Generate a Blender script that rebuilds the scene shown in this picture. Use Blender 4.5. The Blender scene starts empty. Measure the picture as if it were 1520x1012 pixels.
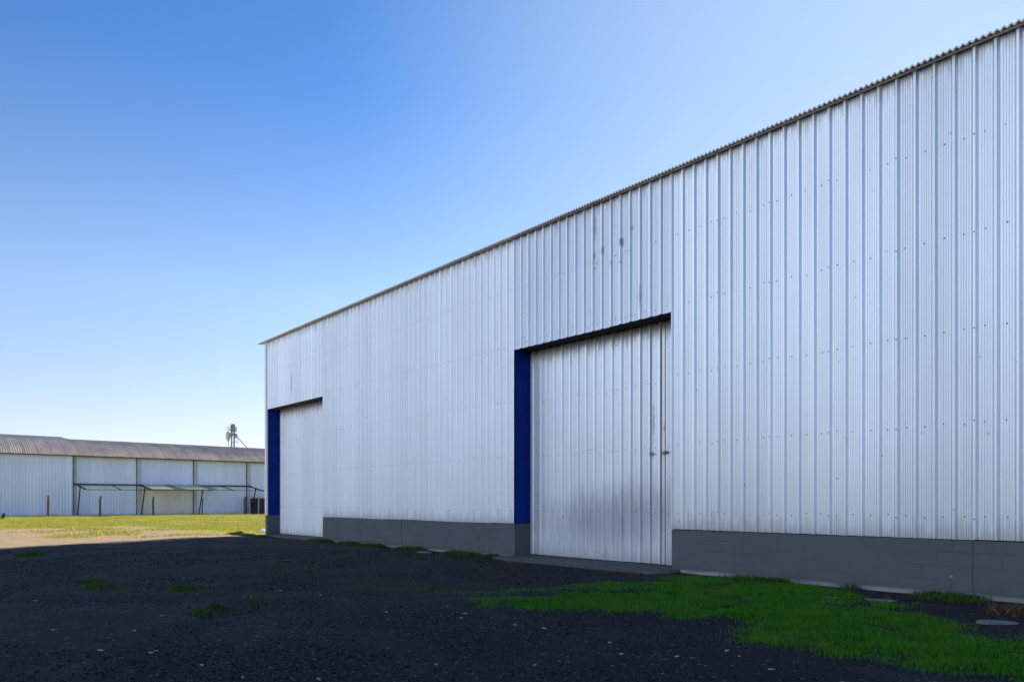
import bpy, bmesh, math, random
import numpy as np
from mathutils import Vector, Matrix

# ------------------------------------------------------------------ camera, sky, sun, exposure
S = bpy.context.scene
COL = S.collection
CAMX, CAMY, CAMZ = 27.66, -11.2, 1.30
cam_d = bpy.data.cameras.new('camera')
cam = bpy.data.objects.new('camera', cam_d)
COL.objects.link(cam)
cam.location = (CAMX, CAMY, CAMZ)
cam.rotation_euler = (math.radians(90), 0, math.asin(0.75846))
cam_d.sensor_width = 36
cam_d.lens = 36 * 1080 / 1520
cam_d.shift_y = 238 / 1520
cam_d.clip_start = 0.05
cam_d.clip_end = 4000
S.camera = cam

SUN_EL = math.radians(27.0)
SUN_DIR = Vector((-0.285 * math.cos(SUN_EL), 0.9585 * math.cos(SUN_EL), math.sin(SUN_EL))).normalized()   # towards the sun
world = bpy.data.worlds.new('World')
S.world = world
world.use_nodes = True
wn = world.node_tree
wn.nodes.clear()
sky = wn.nodes.new('ShaderNodeTexSky')
sky.sky_type = 'NISHITA'
sky.sun_disc = False
sky.sun_elevation = SUN_EL
sky.sun_rotation = math.atan2(SUN_DIR.x, SUN_DIR.y)
sky.altitude = 200
sky.air_density = 1.0
sky.dust_density = 0.2
sky.air_density = 1.0
sky.ozone_density = 2.0
def wnode(t, **kw):
    n = wn.nodes.new(t)
    for k, v in kw.items(): setattr(n, k, v)
    return n
def wmath(op, a, b=None, clamp=False):
    n = wnode('ShaderNodeMath', operation=op, use_clamp=clamp)
    for i, v in enumerate((a, b)):
        if v is None: continue
        if isinstance(v, bpy.types.NodeSocket): wn.links.new(v, n.inputs[i])
        else: n.inputs[i].default_value = v
    return n.outputs[0]
def wstep(v, a, b):
    n = wnode('ShaderNodeMapRange', interpolation_type='SMOOTHSTEP')
    wn.links.new(v, n.inputs[0]); n.inputs[1].default_value = a; n.inputs[2].default_value = b
    return n.outputs[0]
wdir = wnode('ShaderNodeTexCoord').outputs['Generated']
wsep = wnode('ShaderNodeSeparateXYZ'); wn.links.new(wdir, wsep.inputs[0])
elev = wmath('DIVIDE', wmath('ARCSINE', wsep.outputs[2]), math.pi / 2)          # 0 at the horizon, 1 overhead
# clear dry air: deeper blue overhead, milky at the horizon
ramp = wnode('ShaderNodeValToRGB')
stops = [(0.0, (0.84, 0.82, 1.2)), (6 / 90, (0.98, 0.86, 1.05)), (15 / 90, (1.02, 1.0, 1.06)), (29 / 90, (0.45, 0.75, 1.06)), (60 / 90, (0.25, 0.55, 0.9)), (1.0, (0.2, 0.5, 0.9))]
while len(ramp.color_ramp.elements) < len(stops): ramp.color_ramp.elements.new(0.5)
for e, (p, c) in zip(ramp.color_ramp.elements, stops): e.position = p; e.color = (*c, 1)
wn.links.new(elev, ramp.inputs[0])
mul = wnode('ShaderNodeMix', data_type='RGBA', blend_type='MULTIPLY'); mul.inputs[0].default_value = 1.0
wn.links.new(sky.outputs[0], mul.inputs[6]); wn.links.new(ramp.outputs[0], mul.inputs[7])
# added cumulus behind the viewer, unseen, there to fill the shaded wall with light
anti = wmath('ADD', wmath('MULTIPLY', wsep.outputs[0], -0.15), wmath('MULTIPLY', wsep.outputs[1], -0.9887))
cn = wnode('ShaderNodeTexNoise'); wn.links.new(wdir, cn.inputs['Vector'])
cn.inputs['Scale'].default_value = 2.6; cn.inputs['Detail'].default_value = 7; cn.inputs['Roughness'].default_value = 0.58
cloud = wmath('MULTIPLY', wstep(cn.outputs[0], 0.36, 0.56), wmath('MULTIPLY', wstep(anti, 0.42, 0.64), wmath('MULTIPLY', wstep(wsep.outputs[2], -0.02, 0.07), wstep(wsep.outputs[2], 0.80, 0.38))))  # mask of the added fill cloud
cl = wnode('ShaderNodeMix', data_type='RGBA')
CLOUD_FILL = 10.0
wn.links.new(cloud, cl.inputs[0]); wn.links.new(mul.outputs[2], cl.inputs[6]); cl.inputs[7].default_value = (CLOUD_FILL * 0.80, CLOUD_FILL * 0.94, CLOUD_FILL * 1.10, 1)
# broad pale aureole round the sun
sdot = wnode('ShaderNodeVectorMath', operation='DOT_PRODUCT'); wn.links.new(wdir, sdot.inputs[0]); sdot.inputs[1].default_value = SUN_DIR
aur = wnode('ShaderNodeMix', data_type='RGBA'); wn.links.new(wmath('MULTIPLY', wstep(sdot.outputs['Value'], 0.74, 1.12), 0.9), aur.inputs[0])
wn.links.new(cl.outputs[2], aur.inputs[6]); aur.inputs[7].default_value = (3.4, 4.2, 5.2, 1)
bg = wn.nodes.new('ShaderNodeBackground')
bg.inputs['Strength'].default_value = 0.15
wo = wn.nodes.new('ShaderNodeOutputWorld')
wn.links.new(aur.outputs[2], bg.inputs['Color'])
wn.links.new(bg.outputs[0], wo.inputs[0])

sun_d = bpy.data.lights.new('sun', 'SUN')
sun_d.energy = 5.0
sun_d.angle = math.radians(0.5)
sun_d.color = (1.0, 0.93, 0.82)
sun = bpy.data.objects.new('sun', sun_d)
COL.objects.link(sun)
sun.rotation_euler = (-SUN_DIR).to_track_quat('-Z', 'Y').to_euler()
sun.location = (0, 20, 40)

S.view_settings.view_transform = 'Standard'
S.view_settings.look = 'None'
S.view_settings.gamma = 1
S.view_settings.exposure = 0.25
S.render.engine = 'CYCLES'

rng = np.random.default_rng(7)
random.seed(7)

# ------------------------------------------------------------------ numpy value noise, ground height
_tab = np.random.default_rng(3).random((256, 256))
def vnoise(x, y):
    x = np.asarray(x, float); y = np.asarray(y, float)
    xi = np.floor(x).astype(int); yi = np.floor(y).astype(int)
    fx = x - xi; fy = y - yi
    fx = fx * fx * (3 - 2 * fx); fy = fy * fy * (3 - 2 * fy)
    g = lambda a, b: _tab[a % 256, b % 256]
    return (g(xi, yi) * (1 - fx) * (1 - fy) + g(xi + 1, yi) * fx * (1 - fy)
            + g(xi, yi + 1) * (1 - fx) * fy + g(xi + 1, yi + 1) * fx * fy)
def fbm(x, y, o=3):
    s = 0; a = 0.5; t = 0
    for k in range(o):
        s = s + a * vnoise(x * 2 ** k + 17.3 * k, y * 2 ** k + 5.1 * k); t += a; a *= 0.5
    return s / t
def gz(x, y):
    """height of the ground"""
    x = np.asarray(x, float); y = np.asarray(y, float)
    near = np.clip((-y - 0.25) / 1.2, 0, 1) + np.clip((y - 25) / 5, 0, 1)
    near = np.where(x < -0.4, 1.0, near)
    far = np.clip((x + 46) / 4, 0, 1)
    return ((fbm(x * 0.35, y * 0.35, 2) - 0.5) * 0.09 + (fbm(x * 1.6, y * 1.6, 3) - 0.5) * 0.05) * np.clip(near, 0, 1) * far - 0.002

# ------------------------------------------------------------------ materials
def new_mat(name):
    m = bpy.data.materials.new(name); m.use_nodes = True
    nt = m.node_tree; nt.nodes.clear()
    out = nt.nodes.new('ShaderNodeOutputMaterial')
    b = nt.nodes.new('ShaderNodeBsdfPrincipled')
    nt.links.new(b.outputs[0], out.inputs[0])
    return m, nt, b, out
class NB:
    """short helpers for building node trees"""
    def __init__(s, nt): s.nt = nt
    def node(s, t, **kw):
        n = s.nt.nodes.new(t)
        for k, v in kw.items(): setattr(n, k, v)
        return n
    def put(s, sock, v):
        if isinstance(v, bpy.types.NodeSocket): s.nt.links.new(v, sock)
        elif v is not None:
            if hasattr(sock.default_value, '__len__') and not hasattr(v, '__len__'): v = (v,) * len(sock.default_value)
            if hasattr(sock.default_value, '__len__') and len(sock.default_value) == 4 and len(v) == 3: v = (*v, 1)
            sock.default_value = v
    def math(s, op, a, b=None, c=None, clamp=False):
        n = s.node('ShaderNodeMath', operation=op, use_clamp=clamp)
        s.put(n.inputs[0], a)
        if b is not None: s.put(n.inputs[1], b)
        if c is not None: s.put(n.inputs[2], c)
        return n.outputs[0]
    def coord(s, scale=None, kind='Object', loc=None):
        n = s.node('ShaderNodeTexCoord').outputs[kind]
        if scale is None and loc is None: return n
        m = s.node('ShaderNodeMapping')
        s.put(m.inputs['Vector'], n)
        if scale: s.put(m.inputs['Scale'], scale)
        if loc: s.put(m.inputs['Location'], loc)
        return m.outputs[0]
    def xyz(s, v):
        n = s.node('ShaderNodeSeparateXYZ'); s.put(n.inputs[0], v); return n.outputs
    def noise(s, vec, scale=1.0, detail=4, rough=0.55, dist=0.0):
        n = s.node('ShaderNodeTexNoise')
        s.put(n.inputs['Vector'], vec); s.put(n.inputs['Scale'], scale); s.put(n.inputs['Detail'], detail)
        s.put(n.inputs['Roughness'], rough); s.put(n.inputs['Distortion'], dist)
        return n.outputs[0]
    def voro(s, vec, scale, feature='F1', out='Distance'):
        n = s.node('ShaderNodeTexVoronoi', feature=feature)
        s.put(n.inputs['Vector'], vec); s.put(n.inputs['Scale'], scale)
        return n.outputs[out]
    def step(s, v, a, b, lo=0.0, hi=1.0):
        n = s.node('ShaderNodeMapRange', interpolation_type='SMOOTHSTEP')
        s.put(n.inputs[0], v); s.put(n.inputs[1], a); s.put(n.inputs[2], b); s.put(n.inputs[3], lo); s.put(n.inputs[4], hi)
        return n.outputs[0]
    def lin(s, v, a, b, lo=0.0, hi=1.0):
        n = s.node('ShaderNodeMapRange'); n.clamp = True
        s.put(n.inputs[0], v); s.put(n.inputs[1], a); s.put(n.inputs[2], b); s.put(n.inputs[3], lo); s.put(n.inputs[4], hi)
        return n.outputs[0]
    def mix(s, f, a, b, mode='MIX'):
        n = s.node('ShaderNodeMix', data_type='RGBA', blend_type=mode)
        s.put(n.inputs[0], f); s.put(n.inputs[6], a); s.put(n.inputs[7], b)
        return n.outputs[2]
    def bump(s, h, strength=0.3, dist=0.02, normal=None):
        n = s.node('ShaderNodeBump'); s.put(n.inputs['Height'], h)
        s.put(n.inputs['Strength'], strength); s.put(n.inputs['Distance'], dist)
        if normal is not None: s.put(n.inputs['Normal'], normal)
        return n.outputs[0]

def mat_plain(name, col, rough=0.7, metal=0.0, var=0.12, scale=6, bump=0.15, spec=0.4, dirt=None):
    m, nt, b, o = new_mat(name); n = NB(nt)
    v = n.coord()
    a = n.noise(v, scale, 5, 0.6)
    f = n.lin(a, 0.3, 0.7, 1 - var, 1 + var)

    comb = n.node('ShaderNodeCombineColor')
    for i in range(3): n.put(comb.inputs[i], f)
    c = n.mix(1.0, col, comb.outputs[0], 'MULTIPLY')
    if dirt:
        d = n.step(n.noise(v, scale * 0.35, 6, 0.65), 0.52, 0.72)
        c = n.mix(n.math('MULTIPLY', d, 0.7), c, dirt)
    n.put(b.inputs['Base Color'], c)
    n.put(b.inputs['Roughness'], n.lin(n.noise(v, scale * 2), 0.3, 0.7, max(rough - 0.1, 0), min(rough + 0.1, 1)))
    n.put(b.inputs['Metallic'], metal)
    n.put(b.inputs['Specular IOR Level'], spec)
    if bump: n.put(b.inputs['Normal'], n.bump(n.noise(v, scale * 6, 4), bump, 0.01))
    return m

def mat_sheet(name, base, metal, rough, top=None, bottom=None, stains=(), scuff=0.0, tone=0.05, topdirt=0.6, axis=0):
    """ribbed sheet metal: tone per sheet, faint vertical streaks, run-off dirt under the top edge, scuffs"""
    m, nt, b, o = new_mat(name); n = NB(nt)
    v = n.coord()
    c3 = n.xyz(v); x, z = c3[axis], c3[2]
    sheet = n.math('FLOOR', n.math('DIVIDE', n.math('SUBTRACT', x, 19.21), 1.004))
    wn_ = n.node('ShaderNodeTexWhiteNoise', noise_dimensions='1D'); n.put(wn_.inputs['W'], sheet)
    t = n.lin(wn_.outputs[0], 0, 1, 1 - tone, 1 + tone)
    streak = n.noise(n.coord((9, 9, 0.12)), 1.0, 5, 0.6)
    t = n.math('MULTIPLY', t, n.lin(streak, 0.3, 0.7, 0.965, 1.03))
    cloud = n.noise(n.coord((0.5, 0.5, 0.35)), 1.0, 4, 0.55)
    t = n.math('MULTIPLY', t, n.lin(cloud, 0.3, 0.7, 0.965, 1.025))
    comb = n.node('ShaderNodeCombineColor')
    for i in range(3): n.put(comb.inputs[i], t)
    c = n.mix(1.0, base, comb.outputs[0], 'MULTIPLY')
    dirt_total = None
    def add(mask, colr):
        nonlocal c, dirt_total
        c = n.mix(mask, c, colr)
        dirt_total = mask if dirt_total is None else n.math('MAXIMUM', dirt_total, mask)
    run = n.noise(n.coord((14, 14, 0.25)), 1.0, 4, 0.6)
    if top is not None:
        depth = n.lin(run, 0.3, 0.75, 0.02, 0.55)
        k = n.math('SUBTRACT', top, z)
        mask = n.math('SUBTRACT', 1.0, n.math('DIVIDE', k, depth), clamp=True)
        add(n.math('MULTIPLY', mask, topdirt * 0.8), (0.34, 0.275, 0.20))
    if bottom is not None:
        depth = n.lin(run, 0.3, 0.7, 0.02, 0.5)
        k = n.math('SUBTRACT', z, bottom)
        mask = n.math('SUBTRACT', 1.0, n.math('DIVIDE', k, depth), clamp=True)
        add(n.math('MULTIPLY', mask, 0.4), (0.2, 0.19, 0.18))
    # small specks
    sp = n.voro(n.coord((1, 1, 1)), 2.3)
    spk = n.noise(v, 60, 2)
    add(n.math('MULTIPLY', n.step(sp, 0.06, 0.03), n.step(spk, 0.5, 0.6)), (0.05, 0.045, 0.045))
    fine = n.noise(v, 9, 6, 0.7)
    soft = n.noise(n.coord((5, 5, 1.2)), 1.0, 6, 0.7)
    for (sx, sz, rx, rz, amt) in stains:
        dx = n.math('DIVIDE', n.math('SUBTRACT', x, sx), rx)
        dz = n.math('DIVIDE', n.math('SUBTRACT', z, sz), rz)
        d = n.math('SQRT', n.math('ADD', n.math('MULTIPLY', dx, dx), n.math('MULTIPLY', dz, dz)))
        big = rx > 0.5
        d = n.math('ADD', d, n.lin(soft if big else fine, 0.25, 0.75, -0.35 if big else -0.55, 0.35 if big else 0.55))
        add(n.math('MULTIPLY', n.step(d, 1.1, 0.0) if big else n.step(d, 1.0, 0.25), amt), (0.12, 0.14, 0.18) if big else (0.09, 0.085, 0.09))
    if scuff:
        sc = n.noise(n.coord((1.2, 1.2, 2.4), loc=(3, 0, 1)), 2.0, 8, 0.75, 1.5)
        add(n.math('MULTIPLY', n.step(sc, 0.6, 0.72), scuff), (0.16, 0.15, 0.15))
    n.put(b.inputs['Base Color'], c)
    mm = n.math('MULTIPLY', metal, n.math('SUBTRACT', 1.0, dirt_total))
    n.put(b.inputs['Metallic'], mm)
    n.put(b.inputs['Roughness'], n.lin(n.noise(n.coord((3, 3, 0.3)), 1.0, 3), 0.3, 0.7, rough - 0.02, rough + 0.03))
    can = n.noise(n.coord((2.2, 2.2, 0.9)), 1.0, 2, 0.5)
    n.put(b.inputs['Normal'], n.bump(can, 0.03, 0.02))
    return m

M = {}
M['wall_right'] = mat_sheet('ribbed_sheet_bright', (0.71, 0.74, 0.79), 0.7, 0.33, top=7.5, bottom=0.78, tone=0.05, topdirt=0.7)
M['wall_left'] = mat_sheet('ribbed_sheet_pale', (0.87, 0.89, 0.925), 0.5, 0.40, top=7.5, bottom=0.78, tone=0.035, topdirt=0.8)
M['wall_over'] = mat_sheet('ribbed_sheet_weathered', (0.62, 0.65, 0.71), 0.7, 0.33, top=7.5, tone=0.04, topdirt=0.7,
                           stains=[(17.28, 6.43, 0.045, 0.11, 0.4), (17.52, 6.46, 0.05, 0.11, 0.45), (18.03, 6.5, 0.07, 0.11, 0.6),
                                   (18.3, 6.7, 0.04, 0.07, 0.45), (17.3, 6.15, 0.05, 0.04, 0.35), (17.75, 6.15, 0.05, 0.05, 0.35),
                                   (18.0, 6.1, 0.04, 0.04, 0.45), (17.3, 7.0, 0.05, 0.4, 0.35), (18.5, 5.3, 0.05, 0.3, 0.3)])
M['wall_over_small'] = mat_sheet('ribbed_sheet_dull', (0.87, 0.89, 0.93), 0.5, 0.33, top=7.5, tone=0.04, topdirt=0.8,
                                 stains=[(2.3, 5.6, 0.06, 0.5, 0.5), (0.9, 5.2, 0.05, 0.3, 0.4)])
M['door_big'] = mat_sheet('door_sheet_scuffed', (0.73, 0.76, 0.81), 0.7, 0.34, top=4.8, bottom=0.05, tone=0.04, topdirt=0.9, scuff=0.35,
                          stains=[(17.3, 1.05, 2.6, 0.75, 0.30), (16.6, 0.75, 2.0, 0.7, 0.2), (18.2, 1.2, 1.2, 0.8, 0.2),
                                  (18.42, 2.26, 0.05, 0.1, 0.4), (18.70, 2.26, 0.05, 0.09, 0.5), (18.44, 2.9, 0.04, 0.5, 0.35), (18.7, 2.75, 0.03, 0.12, 0.45)])
M['door_small'] = mat_sheet('door_sheet_pale', (0.87, 0.89, 0.925), 0.5, 0.40, top=4.78, bottom=0.05, tone=0.03, topdirt=0.85, scuff=0.35)
M['far_sheet'] = mat_sheet('far_wall_sheet', (0.78, 0.84, 1.0), 0.25, 0.5, top=5.5, bottom=0.0, tone=0.05, topdirt=0.4, axis=1)
M['far_low_shade'] = mat_sheet('far_wall_low_canopy_shade', (0.74, 0.73, 0.74), 0.25, 0.5, top=2.5, bottom=0.0, tone=0.06, topdirt=0.4, axis=1)  # canopy shade and its warm bounce put into this panel's colour
M['screw'] = mat_plain('screw_heads', (0.03, 0.03, 0.035), 0.8, 0.0, bump=0)
M['blue'] = mat_plain('navy_blue_paint', (0.0010, 0.024, 0.22), 0.5, 0.0, var=0.22, scale=2, bump=0.08, spec=0.12)
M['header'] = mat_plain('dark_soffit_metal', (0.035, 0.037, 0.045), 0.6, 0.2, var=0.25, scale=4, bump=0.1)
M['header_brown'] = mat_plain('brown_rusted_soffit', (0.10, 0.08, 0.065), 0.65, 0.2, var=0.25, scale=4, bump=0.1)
M['flashing'] = mat_plain('corner_flashing_metal', (0.72, 0.74, 0.77), 0.45, 0.3, var=0.06, scale=2, bump=0.05)
M['roof'] = mat_plain('roof_sheet_galvanised', (0.75, 0.69, 0.65), 0.6, 0.0, var=0.15, scale=2.5, bump=0.1, dirt=(0.4, 0.34, 0.29))
M['far_pillar'] = mat_plain('far_pillar_concrete', (0.50, 0.52, 0.54), 0.8, var=0.15, scale=2)
M['steel_dark'] = mat_plain('dark_steel_tube', (0.045, 0.045, 0.055), 0.55, 0.4, bump=0)
M['post'] = mat_plain('weathered_post_wood', (0.13, 0.115, 0.095), 0.85, var=0.3, scale=9)
M['dark_board'] = mat_plain('dark_boards', (0.035, 0.033, 0.035), 0.85, var=0.3, scale=5)
M['pale_conc'] = mat_plain('pale_concrete', (0.15, 0.15, 0.148), 0.9, var=0.4, scale=14, dirt=(0.14, 0.13, 0.11))
M['galv_far'] = mat_plain('elevator_galvanised', (0.55, 0.57, 0.6), 0.5, 0.2, var=0.15, scale=3, bump=0)
M['galv_dark'] = mat_plain('elevator_dark_metal', (0.22, 0.23, 0.25), 0.55, 0.2, var=0.15, scale=3, bump=0)
M['chip'] = mat_plain('pale_stone', (0.26, 0.26, 0.265), 0.8, var=0.35, scale=40, bump=0.3)
M['bag'] = mat_plain('white_plastic', (0.75, 0.75, 0.74), 0.5, var=0.06, scale=12, bump=0.1)

def mat_concrete(name, base, dark, blocks=False):
    m, nt, b, o = new_mat(name); n = NB(nt)
    v = n.coord()
    c3 = n.xyz(v)
    a = n.noise(n.coord((1, 1, 1.6)), 1.3, 7, 0.62)
    c = n.mix(n.lin(a, 0.25, 0.75), dark, base)
    fine = n.noise(v, 45, 4, 0.6)
    h = n.math('MULTIPLY', fine, 0.25)
    if blocks:
        cv = n.node('ShaderNodeCombineXYZ'); n.put(cv.inputs[0], c3[0]); n.put(cv.inputs[1], c3[2])
        br = n.node('ShaderNodeTexBrick')
        n.put(br.inputs['Vector'], cv.outputs[0]); n.put(br.inputs['Scale'], 1.0)
        n.put(br.inputs['Mortar Size'], 0.006); n.put(br.inputs['Mortar Smooth'], 0.4)
        n.put(br.inputs['Brick Width'], 0.40); n.put(br.inputs['Row Height'], 0.2)
        n.put(br.inputs['Color1'], (1, 1, 1, 1)); n.put(br.inputs['Color2'], (0.93, 0.93, 0.93, 1)); n.put(br.inputs['Mortar'], (0, 0, 0, 1))
        vis = n.step(n.noise(n.coord(loc=(4.5, 0, 0.8)), 0.9, 3), 0.45, 0.65)
        jm = n.math('MULTIPLY', br.outputs['Fac'], n.math('MULTIPLY', vis, 0.55))
        c = n.mix(jm, c, tuple(q * 0.6 for q in dark))
        h = n.math('SUBTRACT', h, n.math('MULTIPLY', jm, 2.5))
        # splashes of soil along the base
        sp = n.math('SUBTRACT', 1.0, n.math('DIVIDE', c3[2], n.lin(n.noise(n.coord((3, 3, 1)), 1, 6, 0.7), 0.3, 0.7, 0.04, 0.34)), clamp=True)
        c = n.mix(n.math('MULTIPLY', sp, 0.7), c, (0.095, 0.08, 0.062))
        # pale vertical drips
        dr = n.step(n.noise(n.coord((16, 16, 0.9)), 1, 2), 0.74, 0.78)
        c = n.mix(n.math('MULTIPLY', dr, 0.5), c, (0.3, 0.3, 0.29))
    n.put(b.inputs['Base Color'], c)
    n.put(b.inputs['Roughness'], 0.8)
    n.put(b.inputs['Specular IOR Level'], 0.25)
    n.put(b.inputs['Normal'], n.bump(h, 0.4, 0.01))
    return m
M['plinth'] = mat_concrete('grey_painted_blockwork', (0.12, 0.128, 0.14), (0.092, 0.10, 0.112), True)
M['footing'] = mat_concrete('pale_footing_concrete', (0.34, 0.34, 0.335), (0.15, 0.15, 0.15))
M['apron'] = mat_concrete('door_apron_concrete', (0.12, 0.12, 0.12), (0.075, 0.075, 0.075))

def mat_translucent(name, col):
    m, nt, b, o = new_mat(name); n = NB(nt)
    n.put(b.inputs['Base Color'], col); n.put(b.inputs['Roughness'], 0.5)
    t = n.node('ShaderNodeBsdfTranslucent'); n.put(t.inputs[0], col)
    mx = n.node('ShaderNodeMixShader'); mx.inputs[0].default_value = 0.7
    nt.links.new(b.outputs[0], mx.inputs[1]); nt.links.new(t.outputs[0], mx.inputs[2]); nt.links.new(mx.outputs[0], o.inputs[0])
    return m
M['fibreglass'] = mat_translucent('pale_fibreglass_sheet', (0.88, 0.87, 0.82))

def mat_far_roof():
    m, nt, b, o = new_mat('far_roof_fibre_cement'); n = NB(nt)
    v = n.coord(); c3 = n.xyz(v)
    a = n.noise(n.coord((0.3, 0.6, 0.3)), 1.2, 6, 0.65)
    c = n.mix(n.lin(a, 0.3, 0.7), (0.29, 0.235, 0.205), (0.50, 0.42, 0.36))
    fr = n.math('FRACT', n.math('DIVIDE', c3[1], 1.06))
    j = n.math('MULTIPLY', n.step(fr, 0.09, 0.0), 0.7)
    c = n.mix(j, c, (0.05, 0.045, 0.045))
    for (y, r) in ((4.6, 0.55), (11.2, 0.6), (17.2, 0.6)):
        dy = n.math('DIVIDE', n.math('SUBTRACT', c3[1], y), r)
        dx = n.math('DIVIDE', n.math('SUBTRACT', c3[0], -54.6), 2.0)
        d = n.math('SQRT', n.math('ADD', n.math('MULTIPLY', dx, dx), n.math('MULTIPLY', dy, dy)))
        d = n.math('ADD', d, n.lin(n.noise(v, 3, 5, 0.7), 0.25, 0.75, -0.5, 0.5))
        c = n.mix(n.math('MULTIPLY', n.step(d, 1.0, 0.3), 0.8), c, (0.52, 0.42, 0.06))
    li = n.step(n.noise(v, 1.6, 8, 0.7), 0.62, 0.75)
    c = n.mix(n.math('MULTIPLY', li, 0.4), c, (0.2, 0.19, 0.17))
    n.put(b.inputs['Base Color'], c); n.put(b.inputs['Roughness'], 0.75); n.put(b.inputs['Specular IOR Level'], 0.3)
    return m
M['far_roof'] = mat_far_roof()

def mat_ground():
    m, nt, b, o = new_mat('ground_gravel_soil_turf'); n = NB(nt)
    v = n.coord(); c3 = n.xyz(v); x, y = c3[0], c3[1]
    big = n.noise(v, 0.35, 5, 0.6); mid = n.noise(v, 1.3, 6, 0.65); fine = n.noise(v, 14, 5, 0.7)
    st = n.voro(v, 42, out='Color'); std = n.voro(v, 42)
    st2 = n.voro(v, 95, out='Color')
    sv = n.xyz(st)[0]; sv2 = n.xyz(st2)[1]
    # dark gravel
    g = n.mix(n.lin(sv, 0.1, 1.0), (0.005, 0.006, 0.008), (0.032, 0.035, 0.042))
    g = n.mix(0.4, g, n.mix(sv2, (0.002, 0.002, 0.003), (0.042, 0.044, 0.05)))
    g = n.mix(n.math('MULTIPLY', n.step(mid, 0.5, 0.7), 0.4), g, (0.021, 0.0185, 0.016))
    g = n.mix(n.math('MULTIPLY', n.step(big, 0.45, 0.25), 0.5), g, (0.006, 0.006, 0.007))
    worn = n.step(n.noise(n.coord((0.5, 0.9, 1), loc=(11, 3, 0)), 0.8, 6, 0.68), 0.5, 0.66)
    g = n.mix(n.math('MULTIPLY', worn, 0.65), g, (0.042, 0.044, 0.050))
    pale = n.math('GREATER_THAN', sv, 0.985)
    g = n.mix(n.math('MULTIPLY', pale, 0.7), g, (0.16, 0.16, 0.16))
    # moss and thin weeds at the back left of the yard
    moss = n.math('MULTIPLY', n.step(n.noise(n.coord((0.9, 0.9, 0.9), loc=(2, 7, 0)), 0.7, 7, 0.72), 0.49, 0.64), n.step(x, 21.5, 16.0))
    g = n.mix(n.math('MULTIPLY', moss, 0.7), g, (0.032, 0.046, 0.012))
    br = n.step(n.noise(n.coord((0.8, 1.3, 1), loc=(31, 13, 0)), 0.9, 7, 0.7), 0.54, 0.68)
    g = n.mix(n.math('MULTIPLY', br, 0.65), g, (0.040, 0.028, 0.019))
    # dry soil of the open field, switched in at the cast-shadow edge
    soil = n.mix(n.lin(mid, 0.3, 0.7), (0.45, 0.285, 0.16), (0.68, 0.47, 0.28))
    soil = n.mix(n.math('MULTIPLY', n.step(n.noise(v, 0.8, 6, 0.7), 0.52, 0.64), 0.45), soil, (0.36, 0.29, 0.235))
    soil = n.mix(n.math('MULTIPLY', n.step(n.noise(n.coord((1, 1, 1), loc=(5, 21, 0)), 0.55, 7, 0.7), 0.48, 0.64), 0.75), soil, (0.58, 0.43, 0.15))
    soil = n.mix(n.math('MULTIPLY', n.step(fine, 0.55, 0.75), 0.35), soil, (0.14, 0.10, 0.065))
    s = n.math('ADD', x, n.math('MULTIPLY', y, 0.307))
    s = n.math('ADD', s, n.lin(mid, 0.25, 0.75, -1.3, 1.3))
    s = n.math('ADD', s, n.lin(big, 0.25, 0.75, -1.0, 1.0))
    c = n.mix(n.step(s, 0.9, -0.6), g, soil)  # gravel/soil switch follows the cast-shadow edge: sun and shade put into the colour
    # turf
    turf = n.mix(n.lin(n.noise(v, 0.7, 6, 0.7), 0.35, 0.65), (0.33, 0.36, 0.04), (0.64, 0.50, 0.13))
    turf = n.mix(n.math('MULTIPLY', n.step(fine, 0.5, 0.7), 0.35), turf, (0.26, 0.29, 0.04))
    t1 = n.math('ADD', n.lin(x, -17.0, -11.0, 1.0, 0.0), n.lin(y, -2.2, 0.2, 0.0, 1.0))
    t1 = n.math('ADD', t1, n.lin(mid, 0.25, 0.75, -0.55, 0.55))
    t1 = n.math('ADD', t1, n.lin(n.noise(v, 0.5, 3), 0.3, 0.7, -0.2, 0.3))
    tm = n.math('MULTIPLY', n.step(t1, 0.25, 0.7), n.step(x, 0.0, -0.8))
    c = n.mix(tm, c, turf)
    n.put(b.inputs['Base Color'], c)
    n.put(b.inputs['Roughness'], 0.92)
    n.put(b.inputs['Specular IOR Level'], 0.15)
    grain = n.voro(v, 120)
    h = n.math('ADD', n.math('ADD', n.math('MULTIPLY', n.math('SUBTRACT', 1.0, std), 0.5), n.math('MULTIPLY', n.math('SUBTRACT', 1.0, grain), 0.25)), n.math('MULTIPLY', fine, 0.6))
    n.put(b.inputs['Normal'], n.bump(h, 0.8, 0.02))
    return m
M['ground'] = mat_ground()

def mat_island(name, stops, rough=0.8, trans=0.0, patch=None):
    """each loose piece (pebble, blade) of the mesh gets its own tone"""
    m, nt, b, o = new_mat(name); n = NB(nt)
    r = n.node('ShaderNodeNewGeometry').outputs['Random Per Island']
    ramp = n.node('ShaderNodeValToRGB')
    cr = ramp.color_ramp
    while len(cr.elements) < len(stops): cr.elements.new(0.5)
    for e, (p, c) in zip(cr.elements, stops): e.position = p; e.color = (*c, 1)
    n.put(ramp.inputs[0], r)
    c = ramp.outputs[0]
    if patch:
        c = n.mix(n.math('MULTIPLY', n.step(n.noise(n.coord(), 0.9, 5, 0.65), 0.45, 0.68), 0.75), c, patch)
    n.put(b.inputs['Base Color'], c); n.put(b.inputs['Roughness'], rough); n.put(b.inputs['Specular IOR Level'], 0.2)
    if trans:
        t = n.node('ShaderNodeBsdfTranslucent'); n.put(t.inputs[0], c)
        mx = n.node('ShaderNodeMixShader'); mx.inputs[0].default_value = trans
        nt.links.new(b.outputs[0], mx.inputs[1]); nt.links.new(t.outputs[0], mx.inputs[2]); nt.links.new(mx.outputs[0], o.inputs[0])
    return m
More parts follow.
